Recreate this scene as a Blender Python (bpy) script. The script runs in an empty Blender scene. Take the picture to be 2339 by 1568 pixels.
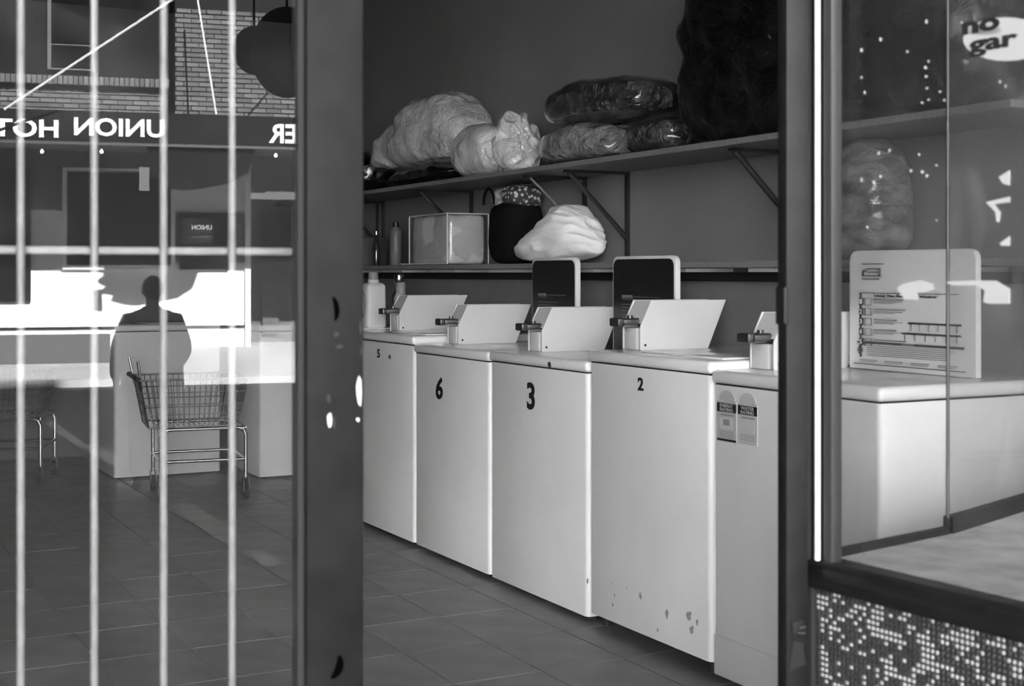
import bpy, bmesh, math, random
from mathutils import Vector, Matrix, noise
random.seed(7)
sc = bpy.context.scene
C = sc.collection
# ------------------------------------------------------------------ camera, sky, sun, exposure
E = 1.235                      # eye height above the shop floor
F, CX, HY = 3150.0, 1169.5, 625.0
cd = bpy.data.cameras.new('camera'); cam = bpy.data.objects.new('camera', cd); C.objects.link(cam)
cam.location = (0, 0, E); cam.rotation_euler = (math.pi/2, 0, 0)
cd.sensor_width = 36; cd.lens = F/2339*36; cd.shift_y = -(784-HY)/2339
cd.clip_start = 0.05; cd.clip_end = 300
cd.dof.use_dof = True; cd.dof.focus_distance = 6.3; cd.dof.aperture_fstop = 7.1
sc.camera = cam
SUN, SKY = 300.0, 4.0
w = bpy.data.worlds.new('sky'); sc.world = w; w.use_nodes = True
bg = w.node_tree.nodes['Background']; bg.inputs[0].default_value = (1, 1, 1, 1); bg.inputs[1].default_value = SKY
sc.view_settings.view_transform = 'Standard'; sc.view_settings.look = 'None'
sc.view_settings.gamma = 1; sc.view_settings.exposure = -1.6; sc.view_settings.use_curve_mapping = False
sc.cycles.max_bounces = 10; sc.cycles.diffuse_bounces = 6; sc.cycles.glossy_bounces = 4
sc.cycles.transparent_max_bounces = 16; sc.cycles.caustics_reflective = False
sc.cycles.sample_clamp_indirect = 0

# ------------------------------------------------------------------ frames of reference
TH = math.atan2(1669.5, F)                    # the machines' row runs 27.9 degrees left of the view
ct, st = math.cos(TH), math.sin(TH)
def W(wv, uv, z=0.0): return Vector((ct*wv - st*uv, st*wv + ct*uv, z))    # shop frame (w across, u deep)
ROT = Matrix.Rotation(TH, 4, 'Z')
def at_w(px, py, wv):                         # (u, z) where the line of sight meets a plane parallel to the row
    s = (px-CX)/F; Y = wv/(st+ct*s)
    return Y*(ct-st*s), E-(py-HY)/F*Y
# door glass plane and the street across, which the glass mirrors
e = Vector((.931, .365, 0)).normalized(); nrm = Vector((e.y, -e.x, 0))
P0 = Vector((.458, 2.30, 0))
def DP(t, z=0, off=0): return P0 - e*t + nrm*off + Vector((0, 0, z))      # t metres left of the jamb, off towards the street
def t_of(px):
    s = (px-CX)/F
    return (P0.x-P0.y*s)/(e.x-e.y*s)
def mirror(v): return v - nrm*(2*(v-P0).dot(nrm))
def mdir(v): return v - nrm*(2*v.dot(nrm))
SO = Vector((-5.7, 22.0, 0)); SX = Vector((.960, .279, 0)).normalized(); SY = Vector((-SX.y, SX.x, 0))
RX, RY = -mdir(SX), mdir(SY)                  # real street axes: RY points from the shop to the hotel
SM = Matrix(((RX.x, RY.x, 0, mirror(SO).x), (RX.y, RY.y, 0, mirror(SO).y), (0, 0, 1, 0), (0, 0, 0, 1)))
def H(px, py, b):                             # hotel-frame (x, z) behind an image point, on depth b
    s = (px-CX)/F; Y = (b+SO.dot(SY))/(s*SY.x+SY.y)
    P = Vector((s*Y, Y, 0))
    return -(P-SO).dot(SX), E-(py-HY)/F*Y
def SP(x, y, z): return SM @ Vector((x, y, z))
sd = bpy.data.lights.new('sun', 'SUN'); sd.energy = SUN; sd.angle = math.radians(.6)
so = bpy.data.objects.new('sun', sd); C.objects.link(so)
el, az = math.radians(33), math.radians(14)
dr = (RY*math.cos(el)*math.cos(az) + RX*math.cos(el)*math.sin(az)); dr = Vector((dr.x, dr.y, -math.sin(el)))
so.rotation_euler = dr.to_track_quat('-Z', 'Y').to_euler(); so.location = (0, 0, 12)

# ------------------------------------------------------------------ materials
MATS = {}
def mat(name, v, rough=.5, metal=0.0, noi=None, bump=None, coat=0.0, spec=.5, spots=None, emit=0, sx=None):
    m = bpy.data.materials.new(name); m.use_nodes = True
    nt = m.node_tree; N = nt.nodes; L = nt.links; p = N['Principled BSDF']
    p.inputs['Base Color'].default_value = (v, v, v, 1); p.inputs['Roughness'].default_value = rough
    p.inputs['Metallic'].default_value = metal; p.inputs['Coat Weight'].default_value = coat
    p.inputs['Coat Roughness'].default_value = .06
    p.inputs['Specular IOR Level'].default_value = spec
    tc = N.new('ShaderNodeTexCoord'); vec = tc.outputs['Object']
    if sx:
        mp = N.new('ShaderNodeMapping'); mp.inputs['Scale'].default_value = sx; L.new(vec, mp.inputs[0]); vec = mp.outputs[0]
    if noi:                                   # (scale, amount)
        n = N.new('ShaderNodeTexNoise'); n.inputs['Scale'].default_value = noi[0]; n.inputs['Detail'].default_value = 5
        L.new(vec, n.inputs['Vector'])
        r = N.new('ShaderNodeMapRange'); r.inputs['From Min'].default_value = .3; r.inputs['From Max'].default_value = .7
        r.inputs['To Min'].default_value = v*(1-noi[1]); r.inputs['To Max'].default_value = v*(1+noi[1])
        L.new(n.outputs[0], r.inputs[0]); col = r.outputs[0]
        if spots:                             # (scale, threshold, colour) rust or paint spots
            n2 = N.new('ShaderNodeTexNoise'); n2.inputs['Scale'].default_value = spots[0]; n2.inputs['Detail'].default_value = 3
            L.new(vec, n2.inputs['Vector'])
            r2 = N.new('ShaderNodeMapRange'); r2.inputs['From Min'].default_value = spots[1]; r2.inputs['From Max'].default_value = spots[1]+.03
            L.new(n2.outputs[0], r2.inputs[0])
            mx = N.new('ShaderNodeMix'); mx.data_type = 'FLOAT'; L.new(r2.outputs[0], mx.inputs[0]); L.new(col, mx.inputs[2])
            mx.inputs[3].default_value = spots[2]; col = mx.outputs[0]
        L.new(col, p.inputs['Base Color'])
    if bump:                                  # (scale, strength, distance)
        b = N.new('ShaderNodeTexNoise'); b.inputs['Scale'].default_value = bump[0]; b.inputs['Detail'].default_value = 6
        L.new(vec, b.inputs['Vector'])
        if len(bump) > 3: b.inputs['Distortion'].default_value = bump[3]
        bn = N.new('ShaderNodeBump'); bn.inputs['Strength'].default_value = bump[1]; bn.inputs['Distance'].default_value = bump[2]
        L.new(b.outputs[0], bn.inputs['Height']); L.new(bn.outputs[0], p.inputs['Normal'])
    if emit:
        p.inputs['Emission Color'].default_value = (1, 1, 1, 1); p.inputs['Emission Strength'].default_value = emit
    MATS[name] = m
    return m
def vary(m, amt):                             # each piece its own shade
    nt = m.node_tree; N = nt.nodes; L = nt.links; p = N['Principled BSDF']; src = p.inputs['Base Color'].links[0].from_socket
    oi = N.new('ShaderNodeObjectInfo'); r = N.new('ShaderNodeMapRange'); r.inputs['To Min'].default_value = 1-amt; r.inputs['To Max'].default_value = 1+amt
    L.new(oi.outputs['Random'], r.inputs[0]); mu = N.new('ShaderNodeMath'); mu.operation = 'MULTIPLY'
    L.new(src, mu.inputs[0]); L.new(r.outputs[0], mu.inputs[1]); L.new(mu.outputs[0], p.inputs['Base Color'])
def glass(name, tint, ior, dirt=0.0, film=0.0):
    m = bpy.data.materials.new(name); m.use_nodes = True; nt = m.node_tree; N = nt.nodes; L = nt.links
    N.remove(N['Principled BSDF']); out = N['Material Output']
    t = N.new('ShaderNodeBsdfTransparent'); t.inputs[0].default_value = (tint, tint, tint, 1)
    g = N.new('ShaderNodeBsdfGlossy'); g.inputs['Roughness'].default_value = 0.0; g.inputs[0].default_value = (1, 1, 1, 1)
    f = N.new('ShaderNodeFresnel')            # the same index on both faces of the pane (no total reflection on leaving it)
    ge = N.new('ShaderNodeNewGeometry'); mi = N.new('ShaderNodeMix'); mi.data_type = 'FLOAT'
    L.new(ge.outputs['Backfacing'], mi.inputs[0]); mi.inputs[2].default_value = ior; mi.inputs[3].default_value = 1/ior; L.new(mi.outputs[0], f.inputs[0])
    mx = N.new('ShaderNodeMixShader'); L.new(f.outputs[0], mx.inputs[0]); L.new(t.outputs[0], mx.inputs[1]); L.new(g.outputs[0], mx.inputs[2])
    last = mx.outputs[0]
    if dirt or film:                          # a thin film of grime, thicker in smears
        d = N.new('ShaderNodeBsdfDiffuse'); d.inputs[0].default_value = (.7, .7, .7, 1)
        n = N.new('ShaderNodeTexNoise'); n.inputs['Scale'].default_value = 6; n.inputs['Detail'].default_value = 6; n.inputs['Distortion'].default_value = 1.5
        tc = N.new('ShaderNodeTexCoord'); L.new(tc.outputs['Object'], n.inputs['Vector'])
        r = N.new('ShaderNodeMapRange'); r.inputs['From Min'].default_value = .5; r.inputs['From Max'].default_value = .8
        r.inputs['To Min'].default_value = film; r.inputs['To Max'].default_value = film+dirt
        L.new(n.outputs[0], r.inputs[0])
        m2 = N.new('ShaderNodeMixShader'); L.new(r.outputs[0], m2.inputs[0]); L.new(last, m2.inputs[1]); L.new(d.outputs[0], m2.inputs[2]); last = m2.outputs[0]
    L.new(last, out.inputs[0]); MATS[name] = m
    return m
enamel = mat('white_enamel', .80, .38, noi=(3, .05), spots=(14, .80, .2), coat=.3)
enamel_top = mat('white_enamel_top', .80, .22, noi=(3, .05), coat=.5)
panelw = mat('white_painted_panel', .64, .45, noi=(4, .04))
chrome = mat('chrome', .55, .22, 1.0)
darkmetal = mat('dark_metal', .12, .35, .8)
blackpl = mat('black_plastic', .012, .4)
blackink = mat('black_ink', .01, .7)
greyink = mat('grey_ink', .22, .7)
midink = mat('mid_grey_ink', .42, .7)
whiteink = mat('white_ink', .75, .7)
paleink = mat('pale_ink', .5, .7)
rubber = mat('black_rubber', .02, .8)
wallm = mat('painted_wall', .22, .7, noi=(2.5, .06), bump=(90, .1, .002))
wallm2 = mat('splash_board', .22, .6, noi=(5, .1))
ceilm = mat('ceiling_paint', .10, .8, noi=(2, .05))
wallsh = mat('shop_wall_paint', .16, .8, noi=(2, .06))
tilem = mat('floor_tile', .17, .42, noi=(7, .18), bump=(60, .12, .001))
groutm = mat('grout', .26, .8, noi=(30, .2))
shelfm = mat('shelf_board', .20, .6, noi=(12, .12), sx=(1, 8, 1))
ironm = mat('black_iron', .035, .5, .3)
framem = mat('dark_painted_steel', .010, .5, spec=.1, noi=(18, .25), bump=(60, .15, .002), spots=(9, .73, .3))
framem2 = mat('dark_door_jamb', .012, .5, spec=.25, noi=(18, .3), bump=(50, .2, .002))
alum = mat('weathered_aluminium', .05, .5, .3, noi=(25, .2), sx=(1, 1, .06))
glintbead = mat('glint_bead', .9, .35)  # white stands in for the bright highlight on the metal
barm = mat('white_bar_paint', .20, .5, noi=(40, .15))
stonem = mat('sill_stone', .45, .7, noi=(14, .25), bump=(80, .2, .002), spots=(16, .72, .12))
mosd = mat('dark_mosaic', .035, .35, noi=(60, .3))
mosw = mat('pale_mosaic', .42, .4, noi=(60, .15))
mosg = mat('mosaic_grout', .045, .9)
plasw = mat('clear_plastic_pale', .78, .09, noi=(9, .35), bump=(20, 1.0, .03, 1.6), coat=.9, spec=.8)
plasm = mat('clear_plastic_grey', .28, .09, noi=(12, .6), bump=(24, 1.0, .03, 1.8), coat=.9, spec=.8)
plasd = mat('clear_plastic_dark', .045, .09, noi=(12, .8), bump=(20, 1.0, .035, 1.8), coat=.9, spec=.8)
plask = mat('black_plastic_film', .008, .18, noi=(12, .6), bump=(16, .8, .02, 1.2), coat=.5)
sheetm = mat('white_cotton', .94, .8, bump=(12, .6, .015, .6))
blackcl = mat('black_cloth', .010, .9, spec=.05, bump=(30, .4, .005))
skinm = mat('skin', .30, .6)
hairm = mat('dark_hair', .02, .5, bump=(90, .6, .004), sx=(1, 1, .2))
jackm = mat('dark_leather', .016, .38, bump=(25, .5, .01))
trousm = mat('dark_trousers', .02, .85)
roadm = mat('asphalt', .05, .85, noi=(3, .25), bump=(150, .3, .005))
pathm = mat('concrete_path', .45, .8, noi=(1.5, .18))
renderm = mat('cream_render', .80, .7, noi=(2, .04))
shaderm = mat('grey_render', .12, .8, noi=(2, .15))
brickm = mat('pale_brick', .12, .85, noi=(6, .25))
mortm = mat('mortar', .010, .9)
vary(brickm, .3); vary(tilem, .10)
brickd = mat('dark_brick', .012, .85, spec=.05, noi=(4, .3))
fasciam = mat('awning_fascia', .012, .7, spec=.05)
darkwin = mat('dark_window', .008, .12, spec=.2)
redm = mat('tail_paint', .02, .3)
bulbm = mat('bulb', .9, .4, emit=160)
bushm = mat('dark_leaf', .02, .8)
g_door = glass('door_glass', .96, 1.42, dirt=.010, film=.0)
g_win = glass('window_glass', .95, 1.4, dirt=.02, film=.002)
g_back = glass('back_glass_clear', .97, 1.3)
g_dark = glass('back_glass_dark', .84, 1.3, dirt=.05, film=.01)  # darker right pane with more film over it

holem = mat('deep_hole', .001, 1, spec=0)
# check pattern for the folded cloth in the tote bag
def pattern(name, sc_, a, b):
    m = mat(name, a, .85); nt = m.node_tree; N = nt.nodes; L = nt.links
    v = N.new('ShaderNodeTexVoronoi'); v.inputs['Scale'].default_value = sc_
    tc = N.new('ShaderNodeTexCoord'); L.new(tc.outputs['Object'], v.inputs['Vector'])
    r = N.new('ShaderNodeMapRange'); r.inputs['From Min'].default_value = .32; r.inputs['From Max'].default_value = .42
    r.inputs['To Min'].default_value = b; r.inputs['To Max'].default_value = a
    L.new(v.outputs['Distance'], r.inputs[0]); L.new(r.outputs[0], N['Principled BSDF'].inputs['Base Color'])
    return m
leopard = pattern('spotted_cloth', 45, .05, .62)

# ------------------------------------------------------------------ mesh helpers
def tf(bm, M): bmesh.ops.transform(bm, matrix=M, verts=bm.verts)
def join(dst, src):
    me = bpy.data.meshes.new('tmp'); src.to_mesh(me); src.free(); dst.from_mesh(me); bpy.data.meshes.remove(me)
def B(): return bmesh.new()
def box(bm, x0, x1, y0, y1, z0, z1, r=0.0, seg=2, vert_only=False):
    t = B(); bmesh.ops.create_cube(t, size=1)
    for v in t.verts: v.co = Vector((x0+(v.co.x+.5)*(x1-x0), y0+(v.co.y+.5)*(y1-y0), z0+(v.co.z+.5)*(z1-z0)))
    if r:
        ed = [q for q in t.edges if not vert_only or abs(q.verts[0].co.z-q.verts[1].co.z) > 1e-6]
        bmesh.ops.bevel(t, geom=ed, offset=r, segments=seg, affect='EDGES', profile=.5, clamp_overlap=True)
    bmesh.ops.recalc_face_normals(t, faces=t.faces)
    join(bm, t); return bm
def prism(bm, pts, d0, d1, axis='y', r=0.0):
    """pts in the plane across the axis; extruded d0..d1 along it"""
    t = B(); P = []
    for d in (d0, d1):
        P.append([t.verts.new((a, d, b) if axis == 'y' else (d, a, b) if axis == 'x' else (a, b, d)) for a, b in pts])
    n = len(pts)
    t.faces.new(P[0]); t.faces.new(list(reversed(P[1])))
    for i in range(n): t.faces.new((P[0][i], P[1][i], P[1][(i+1) % n], P[0][(i+1) % n]))
    bmesh.ops.recalc_face_normals(t, faces=t.faces)
    if r: bmesh.ops.bevel(t, geom=list(t.edges), offset=r, segments=2, affect='EDGES', profile=.5, clamp_overlap=True)
    join(bm, t); return bm
def tube(bm, pts, r, seg=8, close=False):
    pts = [Vector(p) for p in pts]; rings = []; n = len(pts)
    up = Vector((0, 0, 1))
    for i, p in enumerate(pts):
        d = (pts[min(i+1, n-1)]-pts[max(i-1, 0)])
        if close: d = pts[(i+1) % n]-pts[i-1]
        d.normalize()
        a = d.cross(up)
        if a.length < .15: a = d.cross(Vector((1, 0, 0)))
        a.normalize(); b = d.cross(a)
        rr = r[i] if isinstance(r, (list, tuple)) else r
        rings.append([bm.verts.new(p+(a*math.cos(k*2*math.pi/seg)+b*math.sin(k*2*math.pi/seg))*rr) for k in range(seg)])
    m = n if close else n-1
    fs = []
    for i in range(m):
        A, Bq = rings[i], rings[(i+1) % n]
        for k in range(seg): fs.append(bm.faces.new((A[k], A[(k+1) % seg], Bq[(k+1) % seg], Bq[k])))
    if not close:
        fs.append(bm.faces.new(list(reversed(rings[0])))); fs.append(bm.faces.new(rings[-1]))
    bmesh.ops.recalc_face_normals(bm, faces=fs); return bm
def lathe(bm, prof, seg=24, cx=0, cy=0, sx=1, sy=1):
    rings = []
    for r, z in prof:
        rings.append([bm.verts.new((cx+sx*r*math.cos(k*2*math.pi/seg), cy+sy*r*math.sin(k*2*math.pi/seg), z)) for k in range(seg)])
    fs = []
    for A, Bq in zip(rings, rings[1:]):
        for k in range(seg): fs.append(bm.faces.new((A[k], A[(k+1) % seg], Bq[(k+1) % seg], Bq[k])))
    fs.append(bm.faces.new(list(reversed(rings[0])))); fs.append(bm.faces.new(rings[-1]))
    bmesh.ops.recalc_face_normals(bm, faces=fs); return bm
def blob(bm, x0, x1, y0, y1, z0, z1, n=3.0, amp=.02, fr=6, seed=0, prof=None, lean=None, cuts=26, ridge=0.0, st=None):
    """a stuffed bag: a superellipsoid with a flat base, creases, and a height profile along y"""
    t = B(); bmesh.ops.create_cube(t, size=2)
    bmesh.ops.subdivide_edges(t, edges=list(t.edges), cuts=cuts, use_grid_fill=True)
    off = Vector((seed*7.3, seed*3.1, seed*1.7))
    cx, cy = (x0+x1)/2, (y0+y1)/2; hx, hy = (x1-x0)/2, (y1-y0)/2; H_ = z1-z0
    for v in t.verts:
        c = v.co; L_ = (abs(c.x)**n+abs(c.y)**n+abs(c.z)**n)**(1/n); c = c/L_
        k = 1.0
        if prof:
            q = (c.y+1)/2*(len(prof)-1); i = min(int(q), len(prof)-2); k = prof[i]+(prof[i+1]-prof[i])*(q-i)
        p = Vector((cx+c.x*hx, cy+c.y*hy, z0+(c.z+1)/2*H_*k))
        if lean: p.x += lean*(p.z-z0)
        p0 = p.copy()
        p = Vector((p.x*st[0]+p.z*st[3], p.y*st[1]+p.z*st[3], p.z*st[2])) if st else p
        nn = noise.noise(p*fr+off)+.5*noise.noise(p*fr*2.7+off)
        if ridge: nn += ridge*(1-abs(noise.noise(p*fr*1.6+off*2))*4)
        d = Vector((c.x, c.y, c.z)).normalized()
        if p0.z < z0+.02: d.z = 0
        v.co = p0+d*nn*amp
        if v.co.z < z0: v.co.z = z0
    bmesh.ops.recalc_face_normals(t, faces=t.faces)
    join(bm, t); return bm
FONT = {}
def text_bm(s, x0, x1, z0, z1, depth=.001, bold=0.0, shear=0.0):
    """lettering laid in the xz plane facing -y, fitted to a box"""
    cu = bpy.data.curves.new('t', 'FONT'); cu.body = s; cu.offset = bold; cu.shear = shear; cu.extrude = .01; cu.resolution_u = 3
    ob = bpy.data.objects.new('t', cu); C.objects.link(ob)
    dg = bpy.context.evaluated_depsgraph_get(); me = bpy.data.meshes.new_from_object(ob.evaluated_get(dg))
    t = B(); t.from_mesh(me); bpy.data.meshes.remove(me); bpy.data.objects.remove(ob); bpy.data.curves.remove(cu)
    xs = [v.co.x for v in t.verts]; ys = [v.co.y for v in t.verts]
    a, b, c, d = min(xs), max(xs), min(ys), max(ys)
    for v in t.verts:
        v.co = Vector((x0+(v.co.x-a)/(b-a)*(x1-x0), -depth*(1 if v.co.z > 0 else 0), z0+(v.co.y-c)/(d-c)*(z1-z0)))
    bmesh.ops.recalc_face_normals(t, faces=t.faces)
    return t
def obj(name, bm, m, parent=None, smooth=None, **kw):
    me = bpy.data.meshes.new(name); bm.to_mesh(me); bm.free()
    me.materials.append(m)
    if smooth is not None:
        for p in me.polygons: p.use_smooth = True
        me.set_sharp_from_angle(angle=math.radians(smooth))
    o = bpy.data.objects.new(name, me); C.objects.link(o)
    if parent is not None: o.parent = parent
    for k, v in kw.items(): o[k] = v
    return o
def thing(name, label, cat, loc, rz=0.0, group=None):
    o = bpy.data.objects.new(name, None); C.objects.link(o); o.empty_display_size = .1
    o.location = loc; o.rotation_euler = (0, 0, rz)
    o['label'] = label; o['category'] = cat
    if group: o['group'] = group
    return o
def tag(o, label, cat, group=None):
    o['label'] = label; o['category'] = cat
    if group: o['group'] = group
    return o
def place(o, loc, rz): o.location = loc; o.rotation_euler = (0, 0, rz); return o
def struct(name, bm, m, mtx=None, label=None, smooth=None):
    o = obj(name, bm, m, None, smooth, kind='structure')
    if mtx is not None: o.matrix_world = mtx
    if label: o['label'] = label
    return o

# ================================================================== THE SHOP
WF, WALL = 2.515, 3.27
UF = 1.90                                   # where the floor starts behind the door
UB, WL, CEIL = 9.6, -2.3, 3.05
# floor: sub-slab plus tiles laid one by one
fl = struct('floor', box(B(), WL, WALL, .5, UB, -.45, -.004), groutm, ROT, 'dark grey tiled laundromat floor')
tm = None; TU, TW = .38, .30
for i in range(-5, 16):
    for j in range(-14, 5):
        u0 = 3.743+TU*i; w0 = 2.088+TW*j
        if u0 < UF-.1 or u0+TU > UB+.3 or w0 < WL-.2 or w0 > WALL-.1: continue
        if tm is None:
            o = obj('tile', box(B(), .002, TW-.002, .002, TU-.002, -.012, 0, .0015, 1), tilem, fl); tm = o.data
        else:
            o = bpy.data.objects.new('tile', tm); C.objects.link(o); o.parent = fl
        o.location = (w0, u0, random.uniform(-.0006, .0006)); o.rotation_euler = (random.uniform(-.001, .001), random.uniform(-.001, .001), 0)
# walls, ceiling
struct('wall_right', box(B(), WALL, WALL+.2, .45, UB+.2, -.45, CEIL), wallm, ROT, 'grey painted wall behind the shelves')
struct('wall_back', box(B(), WL-.2, WALL+.2, UB, UB+.2, -.45, CEIL), wallsh, ROT)
struct('wall_left', box(B(), WL-.2, WL, 2.0, UB, -.45, CEIL), wallsh, ROT)
struct('ceiling', box(B(), WL-.2, WALL+.2, .45, UB+.2, CEIL, CEIL+.15), ceilm, ROT)
struct('wall_splash', box(B(), WALL-.035, WALL, 2.3, 7.9, .85, 1.205), wallm2, ROT, 'grey splash board on the wall below the lower shelf')
# facade over the door, building mass over the shop, unseen awning added for shade
def dbox(t0, t1, o0, o1, z0, z1, r=0.0):     # box in door-plane frame: t leftwards, off towards the street
    t = box(B(), -t1, -t0, -o1, -o0, z0, z1, r)
    return t
DM = Matrix(((e.x, -nrm.x, 0, P0.x), (e.y, -nrm.y, 0, P0.y), (0, 0, 1, 0), (0, 0, 0, 1)))   # local x along e, local y into the shop
struct('wall_front', dbox(-2.6, 4.2, -.12, .1, 2.75, 11.4), shaderm, DM)
b = dbox(1.93, 4.4, -.12, .06, -.45, 2.8); box(b, -3.6, -.8, -.0, .10, -.45, .02)
struct('wall_front_added', b, shaderm, DM)  # unseen wall added to cut daylight on the machine fronts
struct('trim_added_awning', dbox(-5, 5, .1, 2.5, 2.78, 2.95), ceilm, DM, 'unseen awning added over the laundromat door to shade the entry')
struct('wall_roof_block', dbox(-7, 9, -6, -.5, 3.3, 11.4), shaderm, DM)

# ------------------------------------------------------------------ door leaf on the left: post, pane, bars
tl, tr = t_of(690), t_of(820)
dl = thing('door_1', 'dark steel framed glass door with white security bars, standing left of the opening', 'door', DP(tr, 0), math.atan2(e.y, e.x))
dl['kind'] = 'structure'
X0 = -(tl-tr)
b = box(B(), X0, 0, -.028, .045, .0, 2.7, .004, 2)
ps = obj('stile', b, framem, dl, 40)
# keyholes and paint chips on the stile
def on_post(px, py):
    t = t_of(px); Y = DP(t).y
    return -(t-tr), E-(py-HY)/F*Y
def patch(bm, px, py, wx, hz, n=9, jag=.25, y=-.0288, rot=0.0, seed=1):
    rnd = random.Random(seed); x, z = on_post(px, py)
    vs = []
    for k in range(n):
        a = k*2*math.pi/n; q = 1+rnd.uniform(-jag, jag); dx, dz = math.cos(a)*wx*q, math.sin(a)*hz*q
        vs.append((x+dx*math.cos(rot)-dz*math.sin(rot), z+dx*math.sin(rot)+dz*math.cos(rot)))
    prism(bm, vs, y, y+.002); return bm
def crescent(px, py, r1, hz, rot):
    x, z = on_post(px, py); vs = [(math.cos(a)*r1, math.sin(a)*hz) for a in [-1.45+2.9*k/8 for k in range(9)]]+[(math.cos(a)*r1*.15-.0, math.sin(a)*hz*.8) for a in [1.4-2.8*k/6 for k in range(7)]]
    vs = [(x+a*math.cos(rot)-c*math.sin(rot), z+a*math.sin(rot)+c*math.cos(rot)) for a, c in vs]
    return prism(B(), vs, -.0290, -.0275)
obj('keyhole', crescent(750, 705, .0095, .018, .1), holem, dl, label='dark worn keyhole in the post')
obj('keyhole', crescent(752, 1512, .014, .018, -.35), holem, dl, label='dark worn keyhole low in the post')
chipf = mat('faint_chip', .035, .8, spec=.1)
for (x, y, a, c, s) in ((809, 890, .0042, .020, 1), (742, 955, .0028, .012, 2), (806, 955, .0025, .003, 3), (812, 745, .002, .010, 4), (740, 908, .0025, .006, 5), (752, 960, .002, .009, 6), (814, 800, .0022, .006, 8), (757, 762, .004, .004, 9), (765, 790, .005, .003, 10)):
    obj('paint_chip', patch(B(), x, y, a, c, seed=s, rot=.06), panelw if s in (1, 2, 3) else chipf, dl)
b = box(B(), X0-.008, X0, -.012, .03, .02, 2.7); obj('glazing_bead', b, rubber, dl)
PL = t_of(-560)
b = box(B(), -(PL-tr), X0-.004, -.0003, .0003, .06, 2.66); obj('pane', b, g_door, dl)
b = box(B(), -(PL-tr)-.085, -(PL-tr), -.028, .045, 0, 2.7, .004); obj('stile', b, framem, dl, 40)
b = box(B(), -(PL-tr), X0, -.02, .04, 0, .06); obj('bottom_rail', b, framem, dl)
b = box(B(), -(PL-tr), X0, -.02, .04, 2.64, 2.7); obj('top_rail', b, framem, dl)
bt = [t_of(544), t_of(384), t_of(222), t_of(50)]
stp = (bt[3]-bt[0])/3
for k in range(11):
    t = bt[0]+stp*k if k > 3 else bt[k]
    if t > PL-.03: break
    x = -(t-tr)
    if k == 0: bar0 = obj('bar', tube(B(), [(0, 0, .08), (0, 0, 2.62)], .0055, 10), barm, dl, 40)
    o = bar0 if k == 0 else bar0.copy()
    if k: C.objects.link(o)
    o.location = (x, .050, 0)
zb = E-(572-HY)/F*DP(bt[1]).y
obj('cross_bar', box(B(), -(PL-tr), X0, .057, .067, zb-.0055, zb+.0055, .002), barm, dl)
# further left the added front wall keeps daylight out
# ------------------------------------------------------------------ right jamb and display window
jm = thing('trim_2', 'dark worn steel door jamb to the right of the opening', 'door frame', DP(0, 0), math.atan2(e.y, e.x))
jm['kind'] = 'structure'
obj('post', box(B(), 0, .043, 0, .029, -.1, 2.75, .003), framem2, jm, 40)
zz = lambda py, Y=2.31: E-(py-HY)/F*Y
obj('strike_plate', box(B(), -.006, .004, -.002, .026, zz(742), zz(655), .003), framem2, jm)
obj('latch_hole', prism(prism(B(), [(.008, zz(1418)), (.030, zz(1418)), (.033, zz(1440)), (.012, zz(1448))], -.004, .0), [(.004, zz(1530)), (.036, zz(1520)), (.030, zz(1470)), (.012, zz(1462))], -.002, 0), blackink, jm, label='dark torn hole in the jamb')
obj('bolt', tube(tube(B(), [(.018, -.008, zz(1430)), (.03, -.008, zz(1430))], .003), [(.014, -.008, zz(1442)), (.03, -.008, zz(1446))], .0025), chrome, jm, 40)
GX = Vector((.5397, -.8418, 0)).normalized(); G0 = Vector((.5325, 2.35, 0)); GN = Vector((GX.y, -GX.x, 0))  # GN points to the street side (left)
GM_ = Matrix(((GX.x, -GN.x, 0, G0.x), (GX.y, -GN.y, 0, G0.y), (0, 0, 1, 0), (0, 0, 0, 1)))   # local x along window, local y into display
grz = math.atan2(GX.y, GX.x)
def g_of(px):
    s = (px-CX)/F
    return (G0.x-s*G0.y)/(s*GX.y-GX.x)
def on_g(px, py):
    t = g_of(px); Y = (G0+GX*t).y
    return t, E-(py-HY)/F*Y
WZ = .746
dw = thing('window_1', 'shop display window in weathered aluminium right of the door', 'window', G0, grz)
dw['kind'] = 'structure'
LG = 1.33
g1, g2 = g_of(1845), g_of(1905)
b = box(B(), g1, g_of(1856), -.012, .03, -.4, 2.75, .002); obj('mullion', b, alum, dw, 40)
obj('mullion_groove', box(B(), g_of(1856), g_of(1872), -.002, .03, WZ-.04, 2.75), framem2, dw)
obj('mullion_lip', box(B(), g_of(1885), g2, -.006, .02, WZ-.004, 2.75, .003), alum, dw, 40)
obj('glint_bead', tube(B(), [((g_of(1877)), -.010, WZ), ((g_of(1877)), -.010, 2.75)], .0052, 10), glintbead, dw, 40, label='thin metal strip with its bright highlight painted white')
obj('pane', box(B(), g2-.004, LG, -.0003, .0003, WZ-.01, 2.72), g_win, dw)
b = prism(B(), [(-.034, .712), (-.030, .703), (-.010, .698), (.05, .698), (.05, WZ-.004), (-.004, WZ), (-.012, WZ-.004), (-.015, WZ-.012), (-.026, WZ-.016), (-.034, WZ-.022)], g_of(1853), LG, 'x', .002)
obj('sill_rail', b, framem2, dw, 40)
obj('corner_post', box(B(), LG, LG+.06, -.02, .04, -.45, 2.75), alum, dw)
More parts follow.
